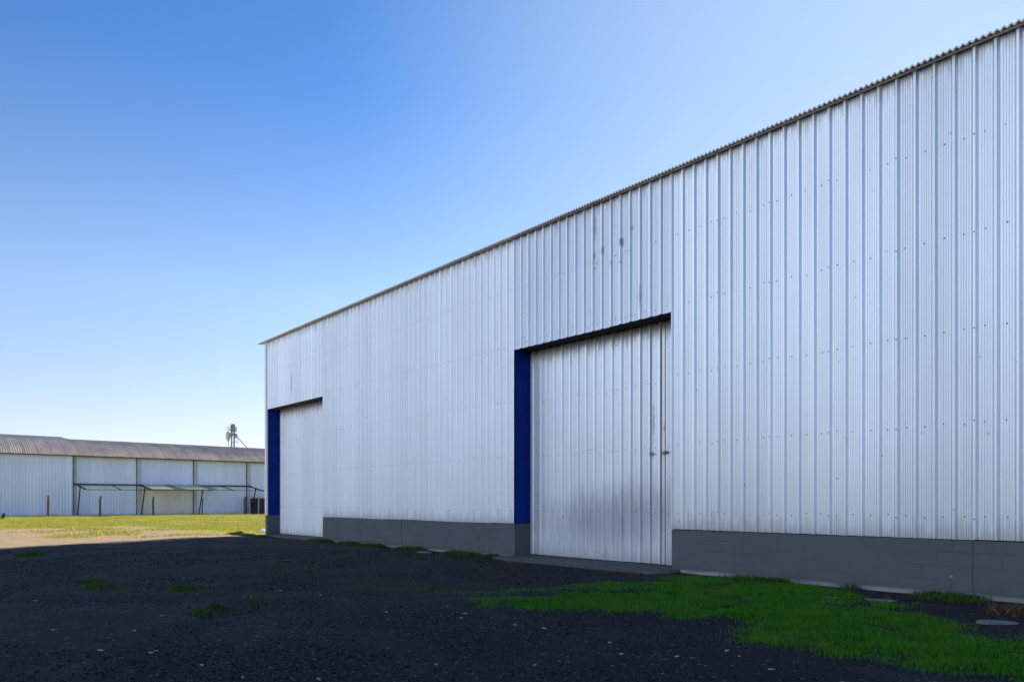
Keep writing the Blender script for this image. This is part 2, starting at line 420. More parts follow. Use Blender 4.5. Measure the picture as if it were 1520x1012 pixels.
M['pebble'] = mat_island('basalt_pebbles', [(0, (0.004, 0.004, 0.005)), (0.5, (0.011, 0.0115, 0.0135)), (0.78, (0.040, 0.042, 0.048)), (0.985, (0.045, 0.046, 0.048)), (1.0, (0.06, 0.06, 0.062))])
M['grass'] = mat_island('lush_grass', [(0, (0.008, 0.075, 0.004)), (0.45, (0.028, 0.20, 0.006)), (0.87, (0.07, 0.32, 0.010)), (1.0, (0.22, 0.27, 0.05))], 0.6, 0.25, patch=(0.085, 0.21, 0.012))
M['weed'] = mat_island('base_weeds', [(0, (0.012, 0.05, 0.006)), (0.6, (0.04, 0.12, 0.014)), (1.0, (0.15, 0.16, 0.04))], 0.7, 0.2)
M['drygrass'] = mat_island('field_grass', [(0, (0.27, 0.36, 0.03)), (0.5, (0.50, 0.46, 0.07)), (1.0, (0.70, 0.55, 0.16))], 0.8, 0.3)
M['deadweed'] = mat_island('dead_weed', [(0, (0.06, 0.03, 0.018)), (0.6, (0.15, 0.08, 0.045)), (1.0, (0.24, 0.16, 0.10))], 0.85, 0.1)
M['petal'] = mat_plain('white_petals', (0.7, 0.7, 0.68), 0.7, bump=0)

# ------------------------------------------------------------------ object helpers
def tag(o, label=None, cat=None, group=None, kind=None):
    if label: o['label'] = label
    if cat: o['category'] = cat
    if group: o['group'] = group
    if kind: o['kind'] = kind
    return o
def empty(name, loc=(0, 0, 0)):
    o = bpy.data.objects.new(name, None); COL.objects.link(o); o.location = loc; o.empty_display_size = 0.3
    return o
def link_mesh(name, me, mats, parent=None, loc=None):
    if not isinstance(mats, (list, tuple)): mats = [mats]
    for m in mats: me.materials.append(m)
    o = bpy.data.objects.new(name, me); COL.objects.link(o)
    if parent: o.parent = parent
    if loc: o.location = loc
    return o
class MB:
    def __init__(s): s.v = []; s.f = []; s.mi = []
    def add(s, vs, fs, mi=0):
        k = len(s.v); s.v += [tuple(q) for q in vs]; s.f += [[i + k for i in f] for f in fs]; s.mi += [mi] * len(fs)
    def box(s, a, b, mi=0):
        (x0, y0, z0), (x1, y1, z1) = a, b
        s.add([(x0, y0, z0), (x1, y0, z0), (x1, y1, z0), (x0, y1, z0), (x0, y0, z1), (x1, y0, z1), (x1, y1, z1), (x0, y1, z1)],
              [(0, 3, 2, 1), (4, 5, 6, 7), (0, 1, 5, 4), (1, 2, 6, 5), (2, 3, 7, 6), (3, 0, 4, 7)], mi)
    def tube(s, p, q, r0, r1=None, n=8, mi=0, caps=True):
        r1 = r0 if r1 is None else r1
        p = Vector(p); q = Vector(q); d = (q - p).normalized()
        u = d.orthogonal().normalized(); w = d.cross(u)
        vs = []
        for c, r in ((p, r0), (q, r1)):
            for i in range(n):
                a = 2 * math.pi * i / n
                vs.append(c + (u * math.cos(a) + w * math.sin(a)) * r)
        fs = [(i, (i + 1) % n, n + (i + 1) % n, n + i) for i in range(n)]
        if caps: fs += [tuple(range(n))[::-1], tuple(range(n, 2 * n))]
        s.add(vs, fs, mi)
    def bar(s, p, q, w, h, mi=0):
        """square bar from p to q"""
        p = Vector(p); q = Vector(q); d = (q - p).normalized()
        up = Vector((0, 0, 1)) if abs(d.z) < 0.95 else Vector((1, 0, 0))
        a = d.cross(up).normalized() * w / 2; b = a.cross(d).normalized() * h / 2
        vs = [c + sa * a + sb * b for c in (p, q) for sa, sb in ((-1, -1), (1, -1), (1, 1), (-1, 1))]
        s.add(vs, [(0, 1, 2, 3), (7, 6, 5, 4), (0, 4, 5, 1), (1, 5, 6, 2), (2, 6, 7, 3), (3, 7, 4, 0)], mi)
    def build(s, name, mats, parent=None, loc=None, smooth=False):
        me = bpy.data.meshes.new(name); me.from_pydata(s.v, [], s.f)
        me.polygons.foreach_set('material_index', s.mi)
        if smooth: me.polygons.foreach_set('use_smooth', [True] * len(s.f))
        bm = bmesh.new(); bm.from_mesh(me); bmesh.ops.recalc_face_normals(bm, faces=bm.faces); bm.to_mesh(me); bm.free()
        me.update()
        return link_mesh(name, me, mats, parent, loc)
def np_mesh(name, V, F):
    """V (n,3), F (m,k) same-size faces"""
    me = bpy.data.meshes.new(name); k = F.shape[1]
    me.vertices.add(len(V)); me.vertices.foreach_set('co', V.astype(np.float32).ravel())
    me.loops.add(F.size); me.loops.foreach_set('vertex_index', F.astype(np.int32).ravel())
    me.polygons.add(len(F)); me.polygons.foreach_set('loop_start', np.arange(0, F.size, k, dtype=np.int32))
    me.update(calc_edges=True); me.validate(); me.shade_flat()
    return me

# ------------------------------------------------------------------ ribbed sheet
PITCH = 0.251
RIB0 = 19.278          # x of the right-hand flank of a rib
def rib_profile(x0, x1, depth=0.04, phase=RIB0):
    """points (x, y) of a trapezoidal sheet seen from above; y is minus towards the viewer"""
    unit = [(-0.125, 0), (-0.0765 - 0.014, 0), (-0.0765, -depth), (-0.0765 + 0.031, -depth), (-0.0765 + 0.031 + 0.030, 0)]
    unit = []
    f = 0.0                      # centre of the +x flank
    unit += [(f - 0.076, 0), (f - 0.046, -depth), (f - 0.015, -depth), (f + 0.015, 0)]
    pan0, pan1 = f + 0.015, f - 0.076 + PITCH
    for t in (0.2, 0.4, 0.6, 0.8):
        c = pan0 + (pan1 - pan0) * t
        unit += [(c - 0.007, 0), (c - 0.003, -0.008), (c + 0.003, -0.008), (c + 0.007, 0)]
    pts = []
    k0 = int(math.floor((x0 - phase) / PITCH)) - 1
    k1 = int(math.ceil((x1 - phase) / PITCH)) + 1
    for k in range(k0, k1 + 1):
        # every fourth rib is a lap: the next sheet lies a hair proud
        for (a, b) in unit:
            pts.append((phase + k * PITCH + a, b - (0.0025 if (k // 4) % 2 else 0.0)))
    out = []
    for (p, q) in zip(pts[:-1], pts[1:]):
        if q[0] <= x0 or p[0] >= x1: continue
        def lerp(xx):
            t = (xx - p[0]) / max(q[0] - p[0], 1e-9); return (xx, p[1] + (q[1] - p[1]) * t)
        if not out: out.append(lerp(max(p[0], x0)))
        out.append(q if q[0] <= x1 else lerp(x1))
    return out
def sheet(name, x0, x1, z0, z1, mat, parent, y=0.0, rows=(), depth=0.04, phase=RIB0, xf=None, thick=0.006, lap_rows=True):
    prof = rib_profile(x0, x1, depth, phase)
    zs = np.linspace(z0, z1, max(2, int((z1 - z0) / 0.9) + 1))
    P = np.array(prof); n = len(P); r = len(zs)
    wob = lambda xx, zz: (fbm(xx * 0.8 + 40, zz * 0.7 + 11, 2) - 0.5) * 0.004
    X = np.tile(P[:, 0], r); Z = np.repeat(zs, n)
    jag = (np.random.default_rng(abs(int(x0 * 10)) + 5).random(int((x1 - x0) / PITCH) + 6) - 0.5) * 0.012
    k = np.floor((X - x0) / PITCH / 4).astype(int)
    Z = Z + np.where(np.repeat(np.arange(r), n) == 0, jag[k], 0)
    Y = y + np.tile(P[:, 1], r) + wob(X, Z)
    V = np.c_[X, Y, Z]
    i = np.arange(r - 1)[:, None] * n + np.arange(n - 1)[None, :]
    F = np.stack([i, i + 1, i + 1 + n, i + n], -1).reshape(-1, 4)
    # a thin return at the back so that the lower edge has thickness
    lo = np.arange(n); Vb = V[lo] + np.array([0, thick, 0])
    j = np.arange(n - 1)
    Fb = np.stack([len(V) + j, len(V) + j + 1, j + 1, j], -1)
    V = np.r_[V, Vb]; F = np.r_[F, Fb]
    nsheet = len(F)
    # screw heads: a low six-sided washer on every pan and two on each lap
    sv, sf = [], []
    rs = np.random.default_rng(abs(int(x0 * 7 + z0 * 31)))
    kk0 = int(math.ceil((x0 - phase - 0.09) / PITCH)); kk1 = int(math.floor((x1 - phase - 0.09) / PITCH))
    pts = []
    for zr in rows:
        if not (z0 + 0.05 < zr < z1 - 0.05): continue
        for q in range(kk0, kk1 + 1):
            xc = phase + q * PITCH + 0.09 + rs.normal(0, 0.008)
            if x0 + 0.03 < xc < x1 - 0.03 and rs.random() > 0.04: pts.append((xc, y - 0.003, zr + rs.normal(0, 0.012)))
            if lap_rows and q % 4 == 0:
                xr = phase + q * PITCH - 0.03
                if x0 + 0.03 < xr < x1 - 0.03: pts.append((xr, y - depth - 0.001, zr + rs.normal(0, 0.012)))
    base = len(V); tri = []
    for (xc, yc, zc) in pts:
        b0 = base + len(sv)
        for a in range(6):
            ang = a * math.pi / 3; sv.append((xc + 0.010 * math.cos(ang), yc - 0.004, zc + 0.010 * math.sin(ang)))
        for a in range(6):
            ang = a * math.pi / 3; sv.append((xc + 0.005 * math.cos(ang), yc - 0.010, zc + 0.005 * math.sin(ang)))
        for a in range(6):
            c = (a + 1) % 6; tri.append((b0 + a, b0 + c, b0 + 6 + c, b0 + 6 + a))
        tri.append((b0 + 6, b0 + 7, b0 + 8, b0 + 9)); tri.append((b0 + 6, b0 + 9, b0 + 10, b0 + 11))
    if sv: V = np.r_[V, np.array(sv)]; F = np.r_[F, np.array(tri)]
    if xf is not None: V = xf(V)
    me = np_mesh(name, V, F)
    mi = np.zeros(len(F), np.int32); mi[nsheet:] = 1
    me.polygons.foreach_set('material_index', mi)
    bm = bmesh.new(); bm.from_mesh(me); bmesh.ops.recalc_face_normals(bm, faces=bm.faces); bm.to_mesh(me); bm.free()
    return link_mesh(name, me, [mat, M['screw']], parent)

# ------------------------------------------------------------------ ground
def build_ground():
    def axis(lo, a, b, hi, st):
        mid = np.arange(a, b + 1e-6, st)
        def out(x, sgn, lim):
            r = []; d = st
            while (x < lim) if sgn > 0 else (x > lim):
                d *= 1.18; x = x + sgn * d; r.append(x)
            return r
        return np.array(sorted(out(a, -1, lo)) + list(mid) + out(b, 1, hi))
    xs = axis(-1500, 8, 31, 1500, 0.09); ys = axis(-1500, -13, 0.6, 1500, 0.09)
    Xg, Yg = np.meshgrid(xs, ys)
    Zg = gz(Xg, Yg)
    V = np.c_[Xg.ravel(), Yg.ravel(), Zg.ravel()]
    n = len(xs); i = np.arange(len(ys) - 1)[:, None] * n + np.arange(n - 1)[None, :]
    F = np.stack([i, i + 1, i + 1 + n, i + n], -1).reshape(-1, 4)
    me = np_mesh('ground', V, F)
    me.polygons.foreach_set('use_smooth', [True] * len(F))
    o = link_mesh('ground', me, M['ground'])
    tag(o, 'dark gravel yard running into dry soil, tones split along the cast-shadow edge, and turf on the left', 'ground', kind='structure')
build_ground()

# ------------------------------------------------------------------ main warehouse
XR = 50.0      # right-hand end, out of the frame
EAVE = 7.50
PT = 0.79      # top of the plinth
HEAD = 4.86    # head of the doors
D1 = (0.13, 4.79); D2 = (14.745, 19.25); DY = 0.48
ROWS = [1.09, 2.37, 3.66, 4.96, 6.28]
wh = empty('warehouse')
tag(wh, 'long silver ribbed metal warehouse with grey plinth and two recessed doors', 'warehouse')
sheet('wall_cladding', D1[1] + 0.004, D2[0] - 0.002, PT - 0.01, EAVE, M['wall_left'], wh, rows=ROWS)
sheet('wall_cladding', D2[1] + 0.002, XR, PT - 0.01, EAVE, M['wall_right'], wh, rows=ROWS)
sheet('wall_cladding', D2[0], D2[1], HEAD, EAVE, M['wall_over'], wh, rows=[6.28, 4.98], y=-0.004)
sheet('wall_cladding', 0.07, D1[1], HEAD, EAVE, M['wall_over_small'], wh, rows=[6.28, 4.98], y=-0.002)
# corner flashing
b = MB(); b.box((-0.05, -0.055, PT), (0.10, -0.043, EAVE)); b.box((-0.062, -0.055, PT), (-0.05, 0.14, EAVE)); b.box((0.10, -0.055, PT), (0.112, 0.0, HEAD))
b.build('corner_flashing', M['flashing'], wh)
# plinth: two runs and the stubs that return into the doorways
b = MB(); b.box((4.83, -0.02, -0.2), (9.79, 0.60, PT - 0.02)); b.box((9.802, -0.02, -0.2), (14.745, 0.60, PT - 0.02)); b.box((9.79, 0.0, -0.2), (9.802, 0.5, PT - 0.03))
b.build('plinth', M['plinth'], wh)
b = MB(); b.box((19.25, -0.02, -0.2), (24.24, 0.60, PT - 0.02)); b.box((24.252, -0.02, -0.2), (XR, 0.60, PT - 0.02)); b.box((24.24, -0.012, -0.2), (24.252, 0.5, PT - 0.03))
b.build('plinth', M['plinth'], wh)
b = MB(); b.box((-0.06, -0.03, -0.2), (0.13, 0.6, PT - 0.02))
b.build('plinth', M['plinth'], wh)
# footing strip with a broken front edge
def footing(x0, x1, w, jit, z, seed):
    r = np.random.default_rng(seed); xs = np.arange(x0, x1, 0.11); n = len(xs)
    fr = -w + (fbm(xs * 2.1 + seed, xs * 0 + seed, 3) - 0.5) * jit
    zt = z + (fbm(xs * 3 + 9, xs * 0 + seed, 3) - 0.5) * 0.012
    V = np.r_[np.c_[xs, np.full(n, -0.021), zt + 0.006], np.c_[xs, fr, zt], np.c_[xs, fr - 0.012, np.full(n, -0.12)]]
    i = np.arange(n - 1)
    F = np.r_[np.stack([i, i + 1, i + n + 1, i + n], -1), np.stack([i + n, i + n + 1, i + 2 * n + 1, i + 2 * n], -1)]
    me = np_mesh('footing', V, F[:, ::-1])
    return link_mesh('footing', me, M['footing'], wh)
footing(4.8, 14.9, 0.30, 0.16, 0.035, 3)
footing(19.55, XR, 0.22, 0.20, 0.05, 5)
# door aprons
b = MB(); b.add([(14.5, -0.55, 0.028), (15.5, -0.80, 0.028), (16.6, -0.92, 0.03), (19.4, -0.86, 0.03), (19.56, -0.5, 0.032), (19.56, -0.02, 0.03), (19.25, -0.02, 0.03), (19.25, 0.6, 0.03), (14.745, 0.6, 0.03), (14.745, -0.02, 0.03), (14.5, -0.02, 0.03)],
                [tuple(range(11))])
top = b.v[:]; n = len(top)
b.add([(x, y - (0.01 if y < 0 else 0), -0.15) for x, y, z in top] + top, [(i, (i + 1) % n, n + (i + 1) % n, n + i) for i in range(n)])
b.build('door_apron', M['apron'], wh)
b = MB(); b.box((0.131, -0.45, -0.15), (4.829, 0.6, 0.03))
b.build('door_apron', M['apron'], wh)
b = MB(); b.box((15.6, -1.0, -0.1), (19.3, -0.955, 0.022))
b.build('door_track', mat_plain('rusted_track', (0.075, 0.04, 0.028), 0.85, var=0.4, scale=7, dirt=(0.03, 0.025, 0.02)), wh)
# big doorway
def doorway(x0, x1, soffit, leaf_mat, big):
    b = MB(); b.box((x0 - 0.05, 0.012, PT - 0.018), (x0 + 0.0015, DY + 0.04, 3.0)); b.box((x0 - 0.05, 0.012, 3.0), (x0 + 0.0045, DY + 0.04, HEAD + 0.02)); b.build('door_jamb', M['blue'], wh)
    b = MB(); b.box((x1 - 0.0015, 0.012, PT - 0.018), (x1 + 0.05, DY + 0.04, HEAD + 0.02)); b.build('door_jamb', M['blue'], wh)
    # ribbed soffit
    prof = rib_profile(x0 + 0.002, x1 - 0.002, 0.03)
    b = MB(); n = len(prof)
    vs = [(p[0], yy, HEAD + 0.012 + p[1] * 0.5) for yy in (0.004, DY + 0.06) for p in prof]
    b.add(vs, [(i, i + 1, n + i + 1, n + i) for i in range(n - 1)])
    b.box((x0, 0.002, HEAD + 0.02), (x1, DY + 0.06, HEAD + 0.06))
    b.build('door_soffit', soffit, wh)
    if big:
        xs = x1 - 0.535
        leaf = sheet('sliding_door', x0 + 0.0, xs, 0.055, HEAD + 0.01, leaf_mat, wh, y=DY, rows=[1.09, 2.37, 3.66, 4.6], phase=RIB0 + 0.11)
        sheet('sliding_door', xs + 0.026, x1 + 0.02, 0.05, HEAD + 0.01, leaf_mat, wh, y=DY - 0.01, rows=[1.09, 2.37, 3.66], phase=RIB0 + 0.2)
        g = MB(); g.box((xs + 0.002, DY + 0.004, 0.05), (xs + 0.025, DY + 0.02, HEAD)); g.build('door_gap_strip', M['galv_dark'], leaf)
        g = MB(); g.box((xs - 0.075, DY - 0.052, 2.22), (xs - 0.045, DY - 0.04, 2.31)); g.tube((xs - 0.05, DY - 0.055, 2.265), (xs + 0.14, DY - 0.055, 2.272), 0.007)
        g.box((xs + 0.05, DY - 0.052, 2.23), (xs + 0.08, DY - 0.03, 2.30)); g.build('door_latch', M['galv_dark'], leaf)
        g = MB(); g.box((xs - 0.35, DY - 0.052, 2.21), (xs - 0.33, DY - 0.038, 2.30)); g.tube((xs - 0.34, DY - 0.052, 2.25), (xs - 0.2, DY - 0.045, 2.255), 0.006); g.build('door_latch', M['galv_dark'], leaf)
    else:
        sheet('sliding_door', x0, x1 + 0.02, 0.055, HEAD + 0.01, leaf_mat, wh, y=DY, rows=[1.09, 2.37, 3.66], phase=RIB0 + 0.15)
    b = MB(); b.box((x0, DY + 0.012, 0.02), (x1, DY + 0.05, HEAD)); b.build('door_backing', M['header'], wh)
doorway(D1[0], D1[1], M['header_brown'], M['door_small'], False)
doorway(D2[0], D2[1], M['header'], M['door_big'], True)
# gable, back and right-hand walls
DEPTH = 26.0
rot = lambda x_at: (lambda V: np.c_[x_at + V[:, 1], -V[:, 0] + 0.0, V[:, 2]])
sheet('gable_cladding', -DEPTH, -0.15, PT - 0.01, EAVE + 0.02, M['wall_left'], wh, rows=ROWS, xf=lambda V: np.c_[V[:, 1] - 0.004, -V[:, 0], V[:, 2]])
b = MB(); b.box((-0.06, 0.601, -0.2), (0.12, DEPTH, PT - 0.02)); b.build('plinth', M['plinth'], wh)
RH = EAVE + DEPTH / 2 * 0.13
b = MB()
b.add([(0.05, 0.1, EAVE - 0.05), (0.05, DEPTH - 0.1, EAVE - 0.05), (0.05, DEPTH / 2, RH - 0.05)], [(0, 1, 2)])
b.add([(XR, 0.0, 0), (XR, DEPTH, 0), (XR, DEPTH, EAVE - 0.05), (XR, DEPTH / 2, RH - 0.05), (XR, 0.0, EAVE - 0.05)], [(0, 1, 2, 3, 4)])
b.box((0.0, DEPTH - 0.1, 0), (XR, DEPTH, EAVE))
b.box((0.1, 0.2, EAVE - 0.12), (XR - 0.1, 0.3, EAVE - 0.02))
b.build('rear_wall', M['flashing'], wh)
# corrugated roof
def corr_roof(name, x0, x1, pitch, amp, ys, zs, mat, parent, per=8, thick=0.0, along=0):
    n = int((x1 - x0) / pitch * per) + 1
    x = np.linspace(x0, x1, n); w = amp * np.cos(2 * np.pi * x / pitch)
    r = len(ys)
    X = np.tile(x, r); Y = np.repeat(ys, n); Z = np.repeat(zs, n) + np.tile(w, r)
    V = np.c_[X, Y, Z] if along == 0 else np.c_[Y, X, Z]
    i = np.arange(r - 1)[:, None] * n + np.arange(n - 1)[None, :]
    F = np.stack([i, i + 1, i + 1 + n, i + n], -1).reshape(-1, 4)
    if thick:
        V2 = V - np.array([0, 0, thick]); k = len(V)
        edge = lambda q: np.stack([q[:-1], q[1:], q[1:] + k, q[:-1] + k], -1)
        F = np.r_[F, F[:, ::-1] + k, edge(np.arange(n)), edge((r - 1) * n + np.arange(n)), edge(np.arange(r) * n), edge(np.arange(r) * n + n - 1)]
        V = np.r_[V, V2]
    me = np_mesh(name, V, F)
    return link_mesh(name, me, mat, parent)
ov = 0.14
corr_roof('roof', -0.55, XR + 0.4, 0.08, 0.016, np.array([-ov, 0.8, 6, DEPTH / 2]), EAVE + 0.0 + 0.13 * np.array([-ov, 0.8, 6, DEPTH / 2]) + 0.012, M['roof'], wh, thick=0.022)
corr_roof('roof', -0.55, XR + 0.4, 0.16, 0.014, np.array([DEPTH / 2 + 0.01, DEPTH + 0.3]), np.array([RH + 0.012, EAVE - 0.03]), M['roof'], wh, per=4)
b = MB(); b.box((-0.05, -0.075, EAVE - 0.045), (XR, -0.052, EAVE - 0.022))
b.build('eave_closure', M['roof'], wh)

# ------------------------------------------------------------------ far warehouse
FX = -49.0
fw = empty('warehouse', (FX, 7, 0))
tag(fw, 'low distant warehouse with arched brownish roof and bare canopy frames beyond the field', 'warehouse')
def P(o):      # keep world positions under an Empty that stands elsewhere
    o.matrix_parent_inverse = Matrix.Translation((-FX, -7, 0)); return o
def fwbuild(mb, name, mat, parent=None, smooth=False):
    o = mb.build(name, mat, parent or fw, smooth=smooth)
    if parent is None: P(o)
    return o
FY0, FY1 = -60.0, 70.0
FEAVE = 5.52
def far_sheet(y0, y1, x, z0=0.0, z1=FEAVE, m='far_sheet'):
    o = sheet('wall_panel', y0, y1, z0, z1, M[m], fw, rows=(), depth=0.035, phase=0.0, xf=lambda V: np.c_[x - V[:, 1], V[:, 0], V[:, 2]])
    P(o)
PIL = [1.70, 7.05, 12.30, 17.68, 23.05, 28.4, 33.8]
far_sheet(FY0, PIL[0], FX + 0.35)
for a, c in zip(PIL, PIL[1:] + [FY1]):
    if abs(a - 7.05) < 0.1:
        far_sheet(a + 0.30, c, FX, 2.5); far_sheet(a + 0.30, c, FX - 0.01, 0.0, 2.49, 'far_low_shade')
    else: far_sheet(a + 0.30, c, FX)
for y in PIL:
    b = MB(); b.box((FX - 0.2, y, -0.1), (FX + 0.12, y + 0.30, FEAVE)); fwbuild(b, 'pilaster', M['far_pillar'])
    b = MB(); b.box((FX - 0.1, y - 0.07, -0.1), (FX + 0.06 + (0.33 if y < 2 else 0), y - 0.003, FEAVE)); fwbuild(b, 'shade_gap_strip', M['header'])  # dark box drawn in for the shadow gap beside each pilaster
b = MB(); b.box((FX - 16.2, FY0, 0), (FX - 16.0, FY1, FEAVE)); b.box((FX - 16.0, FY0 - 0.2, 0), (FX - 0.02, FY0, FEAVE)); b.box((FX - 16.0, FY1, 0), (FX - 0.02, FY1 + 0.2, FEAVE))
b.box((FX + 0.05, PIL[0] - 0.02, -0.1), (FX + 0.36, PIL[0], FEAVE))
fwbuild(b, 'side_wall', M['far_pillar'])
t = np.linspace(0, 1, 11)
rx = FX + 0.75 - t * 16.4
arch = FEAVE - 0.02 + 1.98 * (1 - (2 * t - 1) ** 2) ** 0.9 * 1.0
o = corr_roof('roof', FY0 - 0.3, FY1 + 0.3, 0.177, 0.026, rx, arch, M['far_roof'], fw, per=6, along=1, thick=0.02); P(o)
for p_ in o.data.polygons: p_.use_smooth = True
b = MB(); b.box((FX + 0.30, FY0, FEAVE - 0.09), (FX + 0.70, FY1, FEAVE - 0.045)); fwbuild(b, 'eave_beam', M['header'])
b = MB()     # raised ridge capping over the left-hand length
ry = [FY0, 2.3, 3.0]
b.add([(FX - 6.2, FY0, 7.35), (FX - 7.45, FY0, 7.72), (FX - 8.7, FY0, 7.35), (FX - 6.2, 1.9, 7.35), (FX - 7.45, 1.9, 7.72), (FX - 8.7, 1.9, 7.35), (FX - 7.0, 2.9, 7.42), (FX - 7.45, 2.9, 7.47), (FX - 8.0, 2.9, 7.42)],
      [(0, 3, 4, 1), (1, 4, 5, 2), (3, 6, 7, 4), (4, 7, 8, 5), (0, 1, 2), (6, 8, 7)])
fwbuild(b, 'ridge_cap', M['galv_dark'])
# canopy frame along the wall
CX1 = -45.1
b = MB(); b.bar((FX + 0.2, 1.75, 2.87), (FX + 0.2, 18.1, 2.92), 0.10, 0.13); b.tube((CX1, 1.9, 2.34), (CX1, 18.6, 2.42), 0.025)
canopy = fwbuild(b, 'canopy', M['steel_dark'])
def under(mb, name, mat):
    o = mb.build(name, mat, canopy); return o
for y in (1.95, 7.3, 12.6, 17.9):
    b = MB(); b.bar((FX + 0.15, y, 2.88), (CX1, y + 0.05, 2.37), 0.08, 0.11); under(b, 'bracket', M['steel_dark'])
    b = MB(); b.bar((FX + 1.85, y + 0.02, 2.60), (FX + 0.45, y + 0.05, 0.0), 0.09, 0.09); b.box((FX + 1.78, y - 0.08, 2.56), (FX + 1.95, y + 0.12, 2.70)); under(b, 'strut', M['steel_dark'])
for y in (4.75, 14.95):
    b = MB(); b.bar((FX + 0.2, y, 2.88), (CX1, y + 0.05, 2.37), 0.06, 0.07); under(b, 'rafter', M['steel_dark'])
def slope_sheet(y0, y1, ya, yb, mat, s0=0.03, s1=0.98):
    """corrugated sheet lying on the sloping canopy frame, top edge y0..y1, lower edge ya..yb"""
    b = MB(); n = 13
    for (s, c, d) in ((s0, y0, y1), (s1, ya, yb)):
        for i in range(n):
            u = i / (n - 1); xx = FX + 0.2 + (CX1 - FX - 0.2) * s; zz = 2.95 + (2.44 - 2.95) * s + (0.018 if i % 2 else -0.006)
            b.v.append((xx, c + (d - c) * u, zz))
    k = len(b.v)
    b.v += [(x, y, z + 0.008) for x, y, z in b.v]
    b.f += [[i, i + 1, n + i + 1, n + i] for i in range(n - 1)] + [[k + n + i, k + n + i + 1, k + i + 1, k + i] for i in range(n - 1)]
    b.mi = [0] * len(b.f)
    under(b, 'canopy_sheet', mat)
slope_sheet(7.45, 9.35, 7.55, 9.3, M['fibreglass'])
slope_sheet(9.4, 9.8, 9.4, 10.4, M['galv_dark'])
slope_sheet(9.95, 10.5, 10.75, 11.35, M['fibreglass'])
slope_sheet(10.6, 11.5, 11.4, 12.0, M['fibreglass'], 0.03, 0.9)
slope_sheet(11.6, 12.5, 12.05, 12.6, M['fibreglass'])
slope_sheet(12.55, 13.4, 12.65, 13.4, M['galv_dark'])

# ------------------------------------------------------------------ slatted enclosure against the far wall
se = empty('slatted_fence', (FX + 1.0, 19.5, 0))
tag(se, 'dark boarded fence panel with pale uprights against the far warehouse wall', 'fence')
lx = lambda x, y, z: (x - FX - 1.0, y - 19.5, z)
b = MB()
for i in range(22):
    y = 17.65 + i * 0.3
    b.box(lx(FX + 0.95, y, 0.0), lx(FX + 0.99, y + 0.27, 1.62 + 0.05 * ((i * 7) % 3)))
b.build('boards', M['dark_board'], se)
b = MB(); b.box(lx(FX + 1.0, 17.55, 1.66), lx(FX + 1.10, 24.9, 1.80)); b.build('top_rail', M['far_pillar'], se)
for y in (17.5, 18.45, 20.0, 21.9, 23.3, 24.7):
    b = MB(); b.box(lx(FX + 1.1, y, -0.05), lx(FX + 1.20, y + 0.09, 1.70)); b.build('upright', M['far_pillar'], se)

# ------------------------------------------------------------------ fence posts
posts = [(-44.0, -0.95, 1.80, 0.0, 0.02, 'straight weathered post standing alone left of the canopy frames'),
         (-44.6, 3.05, 1.78, 0.07, 0.0, 'weathered post with bent top in front of the first canopy bay'),
         (-46.0, 7.75, 1.76, 0.06, -0.02, 'bent-topped weathered post under the pale canopy sheets'),
         (-47.3, 12.55, 1.62, 0.03, 0.05, 'thin pale post beside the leaning strut at the canopy sheets end'),
         (-47.6, 16.95, 1.80, 0.08, 0.0, 'bent-topped post nearest to the dark boarded fence panel')]
for (x, y, h, bend, lean, lab) in posts:
    o = empty('fence_post', (x, y, float(gz(x, y)))); tag(o, lab, 'post', 'old fence posts in front of the far warehouse')
    b = MB(); r = 0.075 if h > 1.7 else 0.05
    zb = h * 0.80
    b.bar((0, 0, -0.1), (lean, lean, zb), r * 2, r * 2); b.build('post_shaft', M['post'], o)
    b = MB(); b.bar((lean, lean, zb - 0.02), (lean + 0.02, lean + bend, h), r * 1.8, r * 1.8); b.build('post_top', M['post'], o)

# ------------------------------------------------------------------ grain elevator far behind
EX, EY = None, None
def ray(u):
    a = (u - 760) / 1080; return a * 0.65172 - 0.75846, a * 0.75846 + 0.65172
dx, dy = ray(346); EZ = 128.0
EX, EY = CAMX + dx * EZ, CAMY + dy * EZ
ge = empty('grain_elevator', (EX, EY, 0)); ge.rotation_euler = (0, 0, math.asin(0.75846))
tag(ge, 'grey grain elevator head with cyclone and sloping spout above the far roof', 'elevator')
k = 0.0105
ex = lambda zx: (zx - 520) * k          # zoomed photograph px -> metres across
ez = lambda zy: 14.9 - (zy - 200) * k * 1.0
b = MB(); b.box((ex(486), -0.15, 0), (ex(507), 0.15, ez(330))); b.build('trunk_leg', M['galv_dark'], ge)
b = MB(); b.box((ex(530), -0.15, 0), (ex(551), 0.15, ez(330))); b.build('trunk_leg', M['galv_dark'], ge)
b = MB()
pts = [(486, 330), (486, 225), (494, 208), (510, 199), (540, 200), (560, 215), (573, 240), (576, 285), (566, 330)]
b.add([(ex(x), yy, ez(z)) for yy in (-0.32, 0.32) for x, z in pts], [tuple(range(9))[::-1], tuple(range(9, 18))] + [(i, (i + 1) % 9, 9 + (i + 1) % 9, 9 + i) for i in range(9)])
b.build('elevator_head', M['galv_dark'], ge)
b = MB()
def cone(mb, cx, prof, n=14, mi=0):
    vs = []
    for (r, z) in prof:
        for i in range(n): a = 2 * math.pi * i / n; vs.append((cx[0] + r * math.cos(a), cx[1] + r * math.sin(a), z))
    m_ = len(prof)
    mb.add(vs, [(j * n + i, j * n + (i + 1) % n, (j + 1) * n + (i + 1) % n, (j + 1) * n + i) for j in range(m_ - 1) for i in range(n)] + [tuple(range(n))[::-1], tuple(range((m_ - 1) * n, m_ * n))], mi)
cone(b, (ex(437), 0), [(0.10, ez(500)), (0.26, ez(465)), (0.42, ez(425)), (0.42, ez(350)), (0.2, ez(335)), (0.14, ez(322))])
b.tube((ex(440), 0, ez(498)), (ex(468), 0, ez(720)), 0.09)
